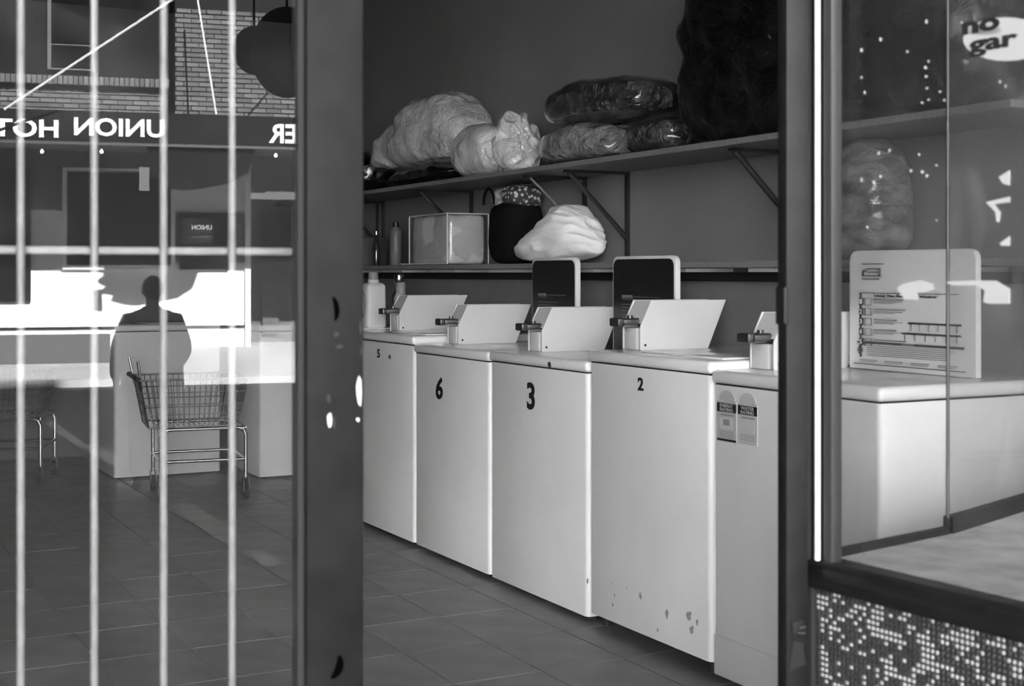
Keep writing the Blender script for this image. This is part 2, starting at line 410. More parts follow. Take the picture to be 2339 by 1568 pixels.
# stickers and their torn remains on the pane
def gpoly(bm, pts, y0=-.0045, y1=-.003):
    prism(bm, [on_g(*p) for p in pts], y0, y1); return bm
def ell(cx, cy, rx, ry, n=18, a0=0, a1=2*math.pi, jag=0, seed=0):
    rnd = random.Random(seed)
    return [(cx+rx*math.cos(a0+(a1-a0)*k/n)*(1+rnd.uniform(-jag, jag)), cy+ry*math.sin(a0+(a1-a0)*k/n)*(1+rnd.uniform(-jag, jag))) for k in range(n)]
obj('sticker', gpoly(gpoly(B(), ell(2302, 90, 98, 50, 28)), ell(2249, 69, 44, 12, 12)), paleink, dw, label='pale oval sticker reading no gar')
x0_, z0_ = on_g(2203, 82); x1_, z1_ = on_g(2289, 47)
t = text_bm('no', x0_, x1_, z0_, z1_+.006, .001, .04); tf(t, Matrix.Translation((0, -.005, 0))); lt = t
x0_, z0_ = on_g(2218, 134); x1_, z1_ = on_g(2330, 82)
t = text_bm('gar', x0_, x1_, z0_, z1_+.004, .001, .035); tf(t, Matrix.Translation((0, -.005, 0))); join(lt, t)
obj('sticker_lettering', lt, blackink, dw)
for poly in ([(2052, 660), (2066, 648), (2110, 640), (2134, 648), (2136, 662), (2120, 668), (2098, 668), (2100, 686), (2070, 684), (2062, 672)],
             [(2165, 646), (2172, 643), (2230, 641), (2280, 642), (2310, 660), (2310, 694), (2262, 694), (2250, 690), (2254, 664), (2236, 652), (2180, 652)],
             [(2285, 405), (2310, 390), (2310, 424), (2295, 420)],
             [(2256, 462), (2310, 450), (2310, 462), (2275, 467), (2288, 485), (2286, 508), (2280, 506), (2278, 485)],
             [(2288, 556), (2310, 540), (2310, 562), (2292, 562)]):
    obj('torn_sticker', gpoly(B(), poly), paleink, dw)
b = B(); rnd = random.Random(5)
for (x, y) in ((1971, 115), (2014, 90), (2119, 50), (2124, 140), (2117, 155), (2118, 175), (2120, 202), (2075, 118), (1971, 177), (1978, 211), (2109, 235), (2124, 228), (2160, 229), (2034, 345), (2142, 378), (2109, 393), (2120, 402), (2083, 391), (1971, 411), (1999, 417), (2014, 403), (1984, 519), (2142, 504), (2287, 187), (2300, 197), (2200, 52), (2010, 350), (2102, 353), (2150, 210)):
    gpoly(b, ell(x, y, rnd.uniform(1.6, 3.2), rnd.uniform(2.4, 4.6), 7, jag=.3, seed=int(x)), -.0035, -.0025)
obj('paint_speck', b, paleink, dw, label='flecks of white paint on the glass', kind='stuff')
# display sill behind the window, with the back panes that stand on it
S0, S1 = W(1.645, 1.885), W(2.60, 2.145)
sill = B()
gi = GM_.inverted()
pl = [gi @ p for p in (G0+GX*(-.0)+GN*(-.03), S0, W(1.981, 1.952), W(2.249, 2.045), W(3.27, 2.36), W(3.27, .52), G0+GX*LG+GN*(-.02))]
prism(sill, [(p.x, p.y) for p in pl], .62, WZ-.012, 'z')
o = struct('window_sill', sill, stonem, GM_, 'stained pale stone sill inside the display window')
bs = B(); prism(bs, [(p.x, p.y) for p in pl], -.45, .62, 'z'); struct('wall_under_sill', bs, shaderm, GM_)
def vpane(pa, pb, z0, z1, th):
    d = (pb-pa); d.z = 0; L_ = d.length; a = math.atan2(d.y, d.x)
    return a, L_
scr = thing('glass_screen', 'frameless glass screen along the back edge of the window sill', 'screen', W(1.645, 1.885, WZ-.012), 0)
def seg_panel(name, a, b_, m, z0, z1, th, parent, **kw):
    d = b_-a; L_ = d.length; an = math.atan2(d.y, d.x); c = parent.location
    bm = box(B(), 0, L_, -th/2, th/2, z0, z1)
    o = obj(name, bm, m, parent, **kw); o.location = (a.x-c.x, a.y-c.y, 0); o.rotation_euler = (0, 0, an); return o
j0 = W(1.981, 1.952); jr = j0+ (W(2.249, 2.045)-j0).normalized()*.006
seg_panel('pane', W(1.65, 1.885), j0, g_back, .012, 2.0, .004, scr)
seg_panel('pane', jr, W(3.25, 2.40), g_dark, .012, 2.0, .004, scr, label='darker right pane')
seg_panel('channel', W(1.65, 1.885), j0, framem2, 0, .014, .014, scr)
seg_panel('channel', jr, W(3.25, 2.40), framem2, 0, .032, .02, scr)
bj = tube(tube(B(), [(0, 0, .0), (0, 0, 2.0)], .0016, 6), [(.0048, .003, .0), (.0048, .003, 2.0)], .0016, 6)
o = obj('joint_strip', bj, blackink, scr); o.location = (j0.x-scr.location.x, j0.y-scr.location.y, 0)
obj('joint_seal', box(B(), 0, .0020, -.001, .002, .03, 2.0), greyink, scr).location = (j0.x-scr.location.x+.001, j0.y-scr.location.y+.001, 0)
# small thing lying on the sill
xb, zb_ = on_g(2268, 1345)
pb = G0+GX*(xb-.01)-GN*.03
tag(place(obj('pebble', blob(B(), -.006, .006, -.005, .005, 0, .006, 2.2, .001, 300, 3, cuts=5), whiteink, None, 60), (pb.x, pb.y, WZ-.012), 0), 'small white crumb lying on the stone sill near a stain', 'pebble')
# mosaic wall below the window
PM = .0094
mw = struct('wall_mosaic', box(B(), g_of(1866), LG, -.008, -.002, -.45, .700), mosg, GM_, 'dark and pale mosaic tiles under the window')
struct('wall_mosaic_core', box(B(), g1, LG, -.001, .05, -.45, .697), mosg, GM_)
obj('edge_strip', box(B(), g_of(1848), g_of(1867), -.014, .0, -.45, .700), alum, mw)
tb = box(B(), -.0041, .0041, -.0026, 0, -.0041, .0041, .0010, 1)
tileD = bpy.data.meshes.new('tile'); tb.to_mesh(tileD); tileD.materials.append(mosd)
tb2 = box(B(), -.0031, .0031, -.0026, 0, -.0031, .0031, .0012, 1); tileW = bpy.data.meshes.new('tile'); tb2.to_mesh(tileW); tileW.materials.append(mosw)
for me in (tileD, tileW):
    for p in me.polygons: p.use_smooth = True
cells = []
g0t = g_of(1872)
def is_white(i, j):
    n = noise.noise(Vector((i*.33, j*.33, 4.2)))+.55*noise.noise(Vector((i*.9, j*.9, 9)))
    return n > .10 and random.random() < .82 or random.random() < .10
for i in range(137):
    for j in range(40):
        cells.append((g0t+.006+i*PM, .694-j*PM, is_white(i, j)))
near = [c for c in cells if c[0] < .42 and c[1] > .565]
near.sort(key=lambda c: -c[0]); near = set(near[:300])
stD, stW = B(), B()
for c in cells:
    if c in near:
        o = bpy.data.objects.new('mosaic_tile', tileW if c[2] else tileD); C.objects.link(o); o.parent = mw
        o.location = (c[0], -.0078, c[1])
    else:
        s_ = .0041; dst = stW if c[2] else stD
        x, z = c[0], c[1]; q = .0028
        s_ = .0041 if not c[2] else .0030; q = .0028 if not c[2] else .0018
        v = [dst.verts.new(p) for p in ((x-s_, -.0078, z-s_), (x+s_, -.0078, z-s_), (x+s_, -.0078, z+s_), (x-s_, -.0078, z+s_), (x-q, -.0104, z-q), (x+q, -.0104, z-q), (x+q, -.0104, z+q), (x-q, -.0104, z+q))]
        dst.faces.new((v[4], v[5], v[6], v[7]))
        for k in range(4): dst.faces.new((v[k], v[(k+1) % 4], v[4+(k+1) % 4], v[4+k]))
obj('dark_mosaic_tiles', stD, mosd, mw, kind='stuff'); obj('pale_mosaic_tiles', stW, mosw, mw, kind='stuff')

# ================================================================== WASHING MACHINES
def washer(label, wv, uv, z0, zl, Wd, rz=0.0, num=None, console=None, lid=None, lock=None, depth=.69, kick=False, group='top loading washing machines'):
    r = thing('washing_machine', label, 'washing machine', W(wv, uv, 0), TH+rz, group)
    g = .006
    obj('body', box(B(), 0.004, depth, g+.002, Wd-g-.002, z0, zl-.004, .018, 3, True), enamel, r, 40)
    obj('top', box(B(), -.004, depth+.005, g-.003, Wd-g+.003, zl, zl+.040, .014, 3), enamel_top, r, 40)
    obj('seam', box(B(), .008, depth-.01, g+.008, Wd-g-.008, zl-.006, zl+.002), blackink, r)
    zt = zl+.040
    for x in (.05, depth-.05):
        for y in (.05, Wd-.05): obj('foot', lathe(B(), [(.018, .0), (.018, max(z0, .012)+.004)], 10, x, y), rubber, r)
    if kick: obj('kick_panel', box(B(), -.004, .01, .004, Wd-.02, .015, .135, .003), enamel, r, 40)
    if num:
        s, y0, y1, za, zb2, shear, col = num
        t = text_bm(s, 0, y1-y0, 0, zb2-za, .0012, .03, shear); M = Matrix(((0, 1, 0, .0035), (-1, 0, 0, y1), (0, 0, 1, za), (0, 0, 0, 1)))
        tf(t, M); obj('number', t, col, r, label='black number %s' % s)
    if lock:
        y, z, q = lock
        t = tube(B(), [(-.005 if z > zl else .0005, y, z), (.006, y, z)], q, 12); obj('lock', t, darkmetal, r, 40)
        if z > zl: pass
    if console is not None:
        y = console; x = .145; ch = 1.118 if zt < .945 or zt > .955 else 1.15
        ch = zt+.175
        prof = [(x, zt), (x, zt+.085), (x+.045, ch), (x+.37, ch), (x+.29, zt)]
        for k, yy in enumerate((y, y+.112)):
            obj('side_panel', prism(B(), prof, yy, yy+.006, 'y', .0012), panelw, r, label=None) if False else obj('side_panel', prism(B(), prof, yy, yy+.006, 'y', .0012), panelw, r)
        obj('screw', tube(B(), [(x+.02, y-.002, zt+.018), (x+.02, y+.001, zt+.018)], .0045, 8), blackink, r)
        obj('coin_box', box(B(), x+.002, x+.12, y+.030, y+.108, zt, zt+.078, .004), panelw, r, 40)
        obj('case_top', prism(B(), [(x+.050, ch-.002), (x+.37, ch-.002), (x+.37, ch-.01), (x+.050, ch-.01), (x+.01, zt+.095), (x+.004, zt+.095)], y+.006, y+.112), panelw, r)
        obj('case_back', prism(B(), [(x+.355, ch-.01), (x+.365, ch-.01), (x+.29, zt), (x+.28, zt)], y+.006, y+.112), panelw, r)
        sl = obj('coin_slide', box(box(B(), x-.055, x+.10, y+.020, y+.095, zt+.088, zt+.108, .002), x-.075, x-.045, y+.028, y+.088, zt+.083, zt+.113, .006), darkmetal, r, 40, label='dark metal coin slide')
        obj('slot', box(B(), x-.04, x+.03, y+.03, y+.085, zt+.108, zt+.112), blackpl, sl)
        obj('knob', tube(B(), [(x-.012, y+.05, zt+.108), (x-.012, y+.05, zt+.122)], .010, 12), darkmetal, sl, 40)
        obj('recess', box(B(), x+.06, x+.11, y+.008, y+.110, zt+.080, zt+.150), darkmetal, r)
    if lid:
        y0, y1, dark = lid; x = .425; z1 = 1.305 if not dark else 1.303; zb3 = zt+.002; R_ = .03
        def outline(i, zlow):
            P = [(y0+i, zlow), (y1-i, zlow)]
            for k in range(5): a = k/4*math.pi/2; P.append((y1-i-R_+R_*math.cos(a), z1-i-R_+R_*math.sin(a)))
            for k in range(5): a = math.pi/2+k/4*math.pi/2; P.append((y0+i+R_+R_*math.cos(a), z1-i-R_+R_*math.sin(a)))
            return P
        ld = obj('lid', prism(B(), outline(0, zb3), x, x+.022, 'x', .003), enamel if not dark else enamel_top, r, 40)
        if dark:
            obj('inner_panel', prism(B(), outline(.012, zb3+.004), x-.004, x, 'x'), blackpl, ld, label='black plastic inner panel')
        obj('hinge', tube(B(), [(x+.011, y0+.03, zt), (x+.011, y1-.03, zt)], .006, 8), chrome, r, 40)
        lb = B(); rnd = random.Random(int(y0*999)); gl = B()
        H0 = z1-.03; hh = z1-zb3; ww = y1-y0
        def bar(bm, a, b_, c, d, xx=.0052): box(bm, x-xx, x-.0005, y1-ww*b_, y1-ww*a, z1-hh*d, z1-hh*c)    # a..b left to right, c..d top down
        if dark:
            for k, (c, L_) in enumerate(((.42, .62), (.445, .20), (.50, .45), (.535, .40), (.565, .30), (.61, .75), (.635, .70), (.66, .55), (.72, .60), (.75, .74), (.775, .30))):
                bar(lb, .17, .17+L_, c, c+.006)
            bar(lb, .17, .34, .405, .435)
            for q in (.22, .45, .68):
                obj('pictogram', tube(B(), [(x-.005, y1-ww*(q+.03), z1-hh*.86), (x-.004, y1-ww*(q+.03), z1-hh*.86)], .016, 14), greyink, ld)
            obj('warning_label', lb, greyink, ld, kind='stuff', label='lines of small pale print')
        else:
            bar(lb, .10, .88, .355, .36); bar(lb, .10, .11, .36, .90); bar(lb, .05, .93, .955, .96)
            for k in range(5):
                c = .40+k*.085; bar(lb, .095, .125, c, c+.06); bar(gl, .135, .20, c, c+.004); bar(gl, .135, .20, c+.058, c+.062); bar(gl, .195, .20, c, c+.06); bar(gl, .14, .143, c, c+.06)
                bar(gl, .22, .22+rnd.uniform(.18, .26), c+.005, c+.014); bar(gl, .22, .45, c+.025, c+.029); bar(gl, .22, .38, c+.038, c+.042)
            bar(lb, .50, .90, .59, .605); bar(lb, .45, .90, .675, .69); bar(lb, .08, .45, .765, .785); bar(lb, .55, .92, .765, .785); bar(gl, .45, .55, .765, .785)
            for k in range(6): bar(gl, .52+k*.07, .522+k*.07, .605, .66); bar(gl, .47+k*.08, .472+k*.08, .69, .74)
            for k in range(6): bar(gl, .16, .88-rnd.uniform(0, .12), .80+k*.016, .803+k*.016)
            for k in range(4): bar(gl, .10+k*.21, .24+k*.21, .92, .925); bar(gl, .10+k*.21, .23+k*.21, .935, .938)
            bar(gl, .095, .45, .355, .36)
            # van pictogram, star mark and the heading
            for a_, b_, c_, d_ in ((.15, .27, .15, .158), (.26, .27, .15, .21), (.125, .155, .165, .178), (.12, .13, .178, .215), (.12, .275, .21, .218), (.12, .26, .235, .242), (.165, .245, .178, .185), (.12, .30, .11, .116)): bar(lb, a_, b_, c_, d_)
            t = B(); M = Matrix(((0, 1, 0, x-.001), (-1, 0, 0, 0), (0, 0, 1, 0), (0, 0, 0, 1)))
            t = text_bm('Using The Automatic Washer', -(y1-ww*.22), -(y1-ww*.72), z1-hh*.395, z1-hh*.37, .003, .02); tf(t, M); join(lb, t)
            for k in range(5):
                t = text_bm(str(k+1), -(y1-ww*.099), -(y1-ww*.122), z1-hh*(.45+k*.085), z1-hh*(.41+k*.085), .005, .02); tf(t, M); obj('numeral', t, whiteink, ld)
            st_ = []
            for k in range(16):
                a = k*math.pi/8; q = .013 if k % 2 else .006; st_.append((y1-ww*.10+q*math.cos(a), z1-hh*.84+q*math.sin(a)))
            prism(lb, st_, x-.005, x, 'x')
            obj('instruction_print', lb, mat('print_black', .05, .7), ld, label='washing instructions numbered one to five')
            obj('instruction_fine_print', gl, mat('print_grey', .22, .7), ld, kind='stuff')
    else:
        ld = obj('lid', box(B(), .08, .42, .05, Wd-.22, zt, zt+.006, .004), enamel_top, r, 40)
    return r
def U(px, wv=WF): return at_w(px, 700, wv)[0]
def Zp(px, py, wv=WF): return at_w(px, py, wv)[1]
b5, b6, b3, b2, b1 = U(945), U(1117), U(1342), U(1624), U(2014)
def numspec(s, px0, px1, py0, py1, base, shear=0, col=blackink):
    pm = (px0+px1)/2
    return (s, U(px1)-base, U(px0)-base, Zp(pm, py1), Zp(pm, py0), shear, col)
m1 = washer('white washer nearest the window, lid raised with printed instructions and rating labels on front', WF, b1, .015, .900, b2-b1, console=.62, lid=(.085, .60, False), kick=True)
m2 = washer('white washer numbered 2 with its lid closed, rust spots low on the front', WF, b2, .040, .925, b3-b2, num=numspec('2', 1455, 1468, 863, 893, b2), console=U(1463, 2.66)-b2)
m3 = washer('white washer marked with a large black 3, black lid raised', WF, b3, .018, .884, b6-b3, num=numspec('3', 1202, 1220, 874, 937, b3), console=U(1238, 2.66)-b3, lid=(.07, .51, True), lock=(U(1257)-b3, Zp(1257, 833), .011))
m6 = washer('white washer marked with a slanted black 6, black lid raised', WF, b6, .020, .880, b5-b6, num=numspec('6', 994, 1010, 862, 913, b6, .12), console=U(1047, 2.66)-b6, lid=(.03, .415, True))
m5 = washer('white washer numbered 5 standing beside the door post', WF, b5, .020, .912, .745, num=numspec('5', 860, 866.5, 798, 818, b5, 0, blackink), console=U(912, 2.66)-b5, lock=(U(889)-b5, Zp(889, 816), .010))
m4 = washer('white washer with detergent bottles on top, mostly hidden behind the door post', WF, b5+.75, .007, .912, .74)
mA = washer('white washer facing the door behind the wire trolley', 2.416, 8.40, .01, .885, .665, rz=math.pi/2)
mB = washer('white washer facing the door, right of the one behind the trolley', 3.19, 8.02, .01, .885, .66, rz=math.pi/2)
for (px, py, q) in ((1340, 1328, .006), (1461, 1362, .008), (1398, 1382, .006), (1521, 1404, .009), (1572, 1408, .013), (1590, 1423, .006), (1402, 1361, .004), (1430, 1345, .003), (1500, 1440, .005), (1578, 1440, .010), (1396, 1334, .003)):
    u_, z_ = at_w(px, py, WF); pts = [(u_-b2+q*math.cos(a)*(1+.3*math.sin(3*a+px)), z_+1.4*q*math.sin(a)*(1+.3*math.cos(2*a+py))) for a in [k*math.pi/5 for k in range(10)]]
    obj('rust_spot', prism(B(), pts, .0030, .0045, 'x'), MATS.get('rust') or mat('rust', .34, .9, noi=(200, .5)), m2)
# rating labels on the nearest machine
def rating(px0, px1, pyt, pyb, w1, w2, dark, base):
    a, c = U(px1)-b1, U(px0)-b1; pm = (px0+px1)/2
    z1, z0 = Zp(pm, pyt), Zp(pm, pyb); hh = z1-z0; ww = c-a
    rt = obj('rating_label', prism(B(), [(a, z0), (c, z0), (c, z0+hh*.78)] + [((a+c)/2+ww*.42*math.cos(q), z0+hh*.80+hh*.20*math.sin(q)) for q in [math.pi*(1-k/12) for k in range(13)]][::1] + [(a, z0+hh*.78)], .0022, .0040, 'x'), midink if base else mat('label_pale', .5, .6), m1, label='%s %s label' % (w1.lower(), w2.lower()))
    obj('heading_band', box(B(), .0012, .003, a, c, z0+hh*.57, z0+hh*.745), blackink, rt)
    if dark: obj('foot_band', box(B(), .0012, .003, a, c, z0, z0+hh*.045), blackink, rt)
    M = Matrix(((0, 1, 0, .0012), (-1, 0, 0, 0), (0, 0, 1, 0), (0, 0, 0, 1)))
    t = text_bm(w1, -(c-ww*.16), -(a+ww*.16), z0+hh*.665, z0+hh*.73, .0006); tf(t, M)
    t2 = text_bm(w2, -(c-ww*.16), -(a+ww*.16), z0+hh*.585, z0+hh*.65, .0006); tf(t2, M); join(t, t2)
    obj('heading_lettering', t, paleink, rt)
    q = box(B(), .0014, .003, a+ww*.15, c-ww*.15, z0+hh*.24, z0+hh*.45); obj('figure_box', q, paleink, rt)
    if dark: obj('figure_mark', box(B(), .0010, .002, a+ww*.33, c-ww*.33, z0+hh*.31, z0+hh*.43), greyink, rt)
    q = B()
    for k in range(4): box(q, .0014, .003, a+ww*.12, c-ww*.12, z0+hh*(.08+k*.035), z0+hh*(.09+k*.035))
    box(q, .0014, .003, a+ww*.12, c-ww*.2, z0+hh*.50, z0+hh*.53)
    obj('fine_print', q, greyink, rt, kind='stuff')
rating(1637, 1680, 892, 1009, 'ENERGY', 'RATING', True, True)
rating(1684.5, 1728, 898, 1017, 'WATER', 'RATING', False, False)

# ================================================================== SHELVES
def shelf_thing(name, label, wf, z, th, ua, ub, m):
    r = thing(name, label, 'shelf', W(wf, ua, z-th), TH)
    obj('board', box(B(), 0, WALL-wf-.001, 0, ub-ua, 0, th, .002, 1), m, r)
    return r
ZU, ZL = 1.700, 1.280
us = shelf_thing('wall_shelf', 'long upper wall shelf carrying big laundry bags', 2.89, ZU, .022, 2.62, 8.8, shelfm)
for k, uu in enumerate((3.92, 5.079, 5.44, 6.617, 7.84, 7.93)):
    y = uu-2.62; D = WALL-2.89
    zt_ = 0
    br = obj('bracket', box(B(), .055, D-.004, y-.012, y+.012, -.012, -.001), ironm, us)
    if k not in (2, 5):
        tb_ = B(); pts = [(.075, y, -.012), (D-.010, y, -.29)]
        tube(tb_, pts, .011, 6); obj('brace', tb_, ironm, us)
    else:
        tb_ = B(); tube(tb_, [(.085, y, -.012), (D-.010, y, -.26)], .006, 6); obj('brace', tb_, shelfm, us)
    obj('standard', box(B(), D-.016, D-.002, y-.011, y+.011, -.50 if k not in (2,) else -.36, -.001), ironm, us)
ls = shelf_thing('lower_wall_shelf', 'narrow lower wall shelf behind the washing machines', 2.985, ZL, .024, 2.62, 8.8, shelfm)
for k in range(9):
    y = .35+k*.68
    obj('cleat', box(B(), .06, .285, y, y+.30, -.016, -.001, .003), panelw, ls)
obj('shadow_strip', box(B(), .20, .283, 0, 6.1, -.052, -.017), blackink, ls)  # black strip painted in as the shade under the shelf

# ================================================================== THINGS ON THE SHELVES
def bag(label, w0, w1, u0, u1, z0, z1, m, cat='bag', **kw):
    wc, uc = (w0+w1)/2, (u0+u1)/2
    b = blob(B(), w0-wc, w1-wc, u0-uc, u1-uc, 0, z1-z0, **kw)
    o = obj('laundry_bag', b, m, None, 60); place(o, W(wc, uc, z0), TH)
    return tag(o, label, cat, 'bags of laundry on the upper shelf')
bag('black plastic bag at the far end of the upper shelf, beside the door post', 2.91, 3.24, 7.44, 8.10, ZU, 1.95, plask, n=2.8, amp=.02, seed=1)
bag('flat dark plastic bag under the big pale pillow bag', 2.90, 3.20, 6.24, 7.15, ZU, 1.80, plask, n=2.6, amp=.02, seed=2, prof=[1, 1, .9, .6])
bag('biggest pale plastic bag, bulging like a pillow on the upper shelf', 2.91, 3.25, 6.13, 7.45, 1.80, 2.19, plasw, n=2.5, amp=.022, seed=3, prof=[.70, .96, 1.0, .97, .78, .48, .25], ridge=.25)
rb = bag('pale plastic laundry roll between the pillow bag and the dark bags', 2.885, 3.19, 5.70, 6.19, ZU, 1.955, plasw, n=3.4, amp=.014, seed=4, prof=[1.0, 1.0, .95, .85])
kb = blob(B(), -.125, .10, -.36, -.20, .0, .285, n=2.3, amp=.016, fr=9, seed=31, cuts=30, ridge=.7, prof=[.9, 1, .8])
for k in range(11):
    a = k/11*2*math.pi+.3; q = 1+.35*math.sin(k*4.1)
    tube(kb, [Vector((-.03, -.352, .15)), Vector((-.03+.03*math.cos(a), -.362, .15+.035*math.sin(a))), Vector((-.03+.065*q*math.cos(a), -.34, .15+.085*q*math.sin(a)))], [.006, .012, .004], 6)
obj('knot', kb, plasw, rb, 60, label='gathered knot of the pale bag')
bag('shiny dark plastic bag lying on top of the clear one', 2.90, 3.22, 4.52, 5.28, 1.862, 2.04, plasd, n=3.6, amp=.012, seed=5, prof=[.9, 1.0, 1.02, 1.0, .94])
bag('clear plastic bag of dark clothes at the shelf edge under the shiny dark bag', 2.875, 3.22, 4.70, 5.29, ZU, 1.86, plasm, n=3.0, amp=.016, seed=6, ridge=.3)
bag('dark clear plastic bag tucked behind the big black bags', 2.92, 3.22, 4.30, 4.66, ZU, 1.84, plasd, n=2.8, amp=.014, seed=16)
bag('huge black plastic bag reaching out of view above the numbered washers', 2.90, 3.25, 3.52, 4.26, ZU, 2.36, plask, n=4.2, amp=.022, seed=7, ridge=.3)
bag('second huge black plastic bag, seen through the display window', 2.90, 3.25, 2.80, 3.50, ZU, 2.34, plask, n=4.2, amp=.022, seed=8, ridge=.3)

# lower shelf
cb = thing('zip_bag', 'square clear plastic zip bag of white linen on the lower shelf', 'bag', W(3.0, 6.365, ZL), TH)
obj('linen', blob(B(), .006, .228, .006, .472, 0, .262, n=11, amp=.004, fr=9, seed=9, cuts=18), mat('linen', .60, .6, noi=(6, .1), bump=(20, .4, .01), coat=.7), cb, 60)
obj('film', blob(B(), .004, .232, .004, .475, 0, .266, n=9, amp=.004, fr=7, seed=10, cuts=16), glass('film_clear', .9, 1.35, dirt=.25, film=.03), cb, 60)
bb = B()
for (p, q) in (((0, 0), (0, .48)), ((0, 0), (.235, 0)), ((0, .48), (.235, .48))):
    tube(bb, [(p[0], p[1], .262), (q[0], q[1], .262)], .004, 6)
for p in ((0, 0), (0, .48), (.235, 0)): tube(bb, [(p[0], p[1], .006), (p[0], p[1], .262)], .004, 6)
tube(bb, [(0, 0, .006), (0, .48, .006)], .004, 6)
obj('piping', bb, panelw, cb, 40)
tg = thing('tote_bag', 'tall black cloth tote with spotted cloth showing at its top', 'bag', W(3.03, 5.74, ZL), TH)
obj('sack', blob(B(), 0, .21, 0, .27, 0, .30, n=4, amp=.008, fr=8, seed=11), blackcl, tg, 60)
obj('spotted_cloth', blob(B(), .015, .20, .0, .17, .26, .385, n=2.4, amp=.01, fr=14, seed=12), leopard, tg, 60)
obj('striped_cloth', blob(B(), .015, .19, .16, .265, .27, .37, n=2.4, amp=.012, fr=20, seed=13), mat('striped_cloth', .28, .8, noi=(30, .8), sx=(1, 6, 1)), tg, 60)
hb_ = [(-.004, .15+.055*math.cos(a), .29+.075*math.sin(a)) for a in [math.pi*k/10 for k in range(11)]]
obj('handle', tube(B(), [(x, y+.06, z) for x, y, z in hb_], .007, 8), blackcl, tg, 60)
sb = obj('linen_bundle', blob(B(), -.12, .135, -.34, .28, 0, .268, n=2.5, amp=.0085, fr=8, seed=14, prof=[.45, .84, 1.0, .97, .74, .58, .52, .30], cuts=60, ridge=.6, st=(1.0, .45, 1.6, .8)), sheetm, None, 60)
tag(place(sb, W(3.11, 5.455, ZL), TH), 'white cotton sheet bundle lying on the lower shelf', 'bundle', None)
def bottle(label, wv, uv, z, prof, m, capm=None, cap=None, group=None, sx=1, sy=1, name='bottle'):
    r = thing(name, label, 'bottle', W(wv, uv, z), TH, group)
    obj('flask', lathe(B(), prof, 20, 0, 0, sx, sy), m, r, 50)
    if cap: obj('cap', lathe(B(), cap, 16, 0, 0), capm, r, 40)
    return r
bottle('grey plastic bottle standing on the far end of the lower shelf', 3.08, 7.22, ZL, [(.028, 0), (.034, .01), (.034, .19), (.028, .205), (.016, .22)], mat('grey_bottle', .16, .4), blackpl, [(.018, .215), (.018, .245), (.008, .25)], 'bottles on the lower shelf')
bottle('slim dark spray bottle left of the grey bottle', 3.06, 7.46, ZL, [(.020, 0), (.022, .01), (.022, .12), (.012, .15), (.010, .18)], mat('dark_bottle', .03, .15, coat=1), chrome, [(.012, .18), (.012, .20), (.004, .205)], 'bottles on the lower shelf')
cr = obj('crate', box(box(B(), 0, .20, 0, .28, 0, .17, .01), .01, .19, .01, .27, .17, .172), mat('dark_crate', .07, .6), None, 40)
tag(place(cr, W(3.0, 7.62, ZL), TH), 'dark box on the lower shelf beside the door post', 'box')
pt = obj('saucer', lathe(B(), [(.02, 0), (.045, .006), (.048, .010), (.04, .009)], 20), panelw, None, 40)
tag(place(pt, W(3.05, 6.99, ZL), 0), 'white saucer on the shelf left of the zip bag', 'saucer')
# hanging-type plastic bag seen through the window
hb2 = bag('clear plastic bag of folded clothes, standing on the lower shelf behind the window', 3.0, 3.25, 3.28, 3.62, ZL, 1.665, mat('folded_clothes', .16, .35, noi=(10, .7), bump=(14, .8, .02, 1.5), coat=.7, sx=(1, 1, 2.2)), n=3.0, amp=.02, seed=21, prof=[1, 1, 1]); hb2['group'] = 'bags on the lower shelf'
# detergent on the hidden machine
dt = thing('detergent_bottle', 'big white detergent bottle with moulded handle, beside the door post', 'bottle', W(2.675, 6.56, .952), TH)
prof = []
db = B()
t = box(B(), -.055, .055, -.055, .06, 0, .235, .022, 4)
for v in t.verts:
    z = v.co.z
    k = 1-.10*math.exp(-((z-.13)/.035)**2) if z < .18 else 1.0
    if z > .20: k *= 1-(z-.20)*3.2
    v.co.x *= k; v.co.y *= k
join(db, t); obj('flask', db, panelw, dt, 50)
obj('neck', lathe(B(), [(.030, .225), (.028, .25), (.020, .255)], 18), panelw, dt, 40)
obj('cap', lathe(B(), [(.026, .25), (.024, .285), (.020, .29)], 18), mat('grey_cap', .25, .4), dt, 40)
hb3 = tube(B(), [(-.057, .0+.028*math.cos(a), .125+.062*math.sin(a)) for a in [2*math.pi*k/20 for k in range(20)]], .003, 6, True)
obj('handle_groove', hb3, greyink, dt, 60); obj('label_patch', box(B(), -.0575, -.054, .028, .056, .03, .18), greyink, dt)
bottle('clear jar with a round stopper, right of the white detergent bottle', 2.86, 6.66, .952, [(.035, 0), (.038, .02), (.038, .17), (.02, .20), (.016, .235)], plasd, chrome, [(.024, .235), (.030, .25), (.026, .275), (.01, .285)], 'detergent bottles')
bottle('pale plastic bottle with grey cap, just left of the coin box on washer 5', 2.80, 6.50, .952, [(.032, 0), (.036, .02), (.034, .16), (.02, .19)], mat('pale_bottle', .38, .4), MATS['grey_cap'], [(.024, .185), (.026, .23), (.02, .238)], 'detergent bottles')

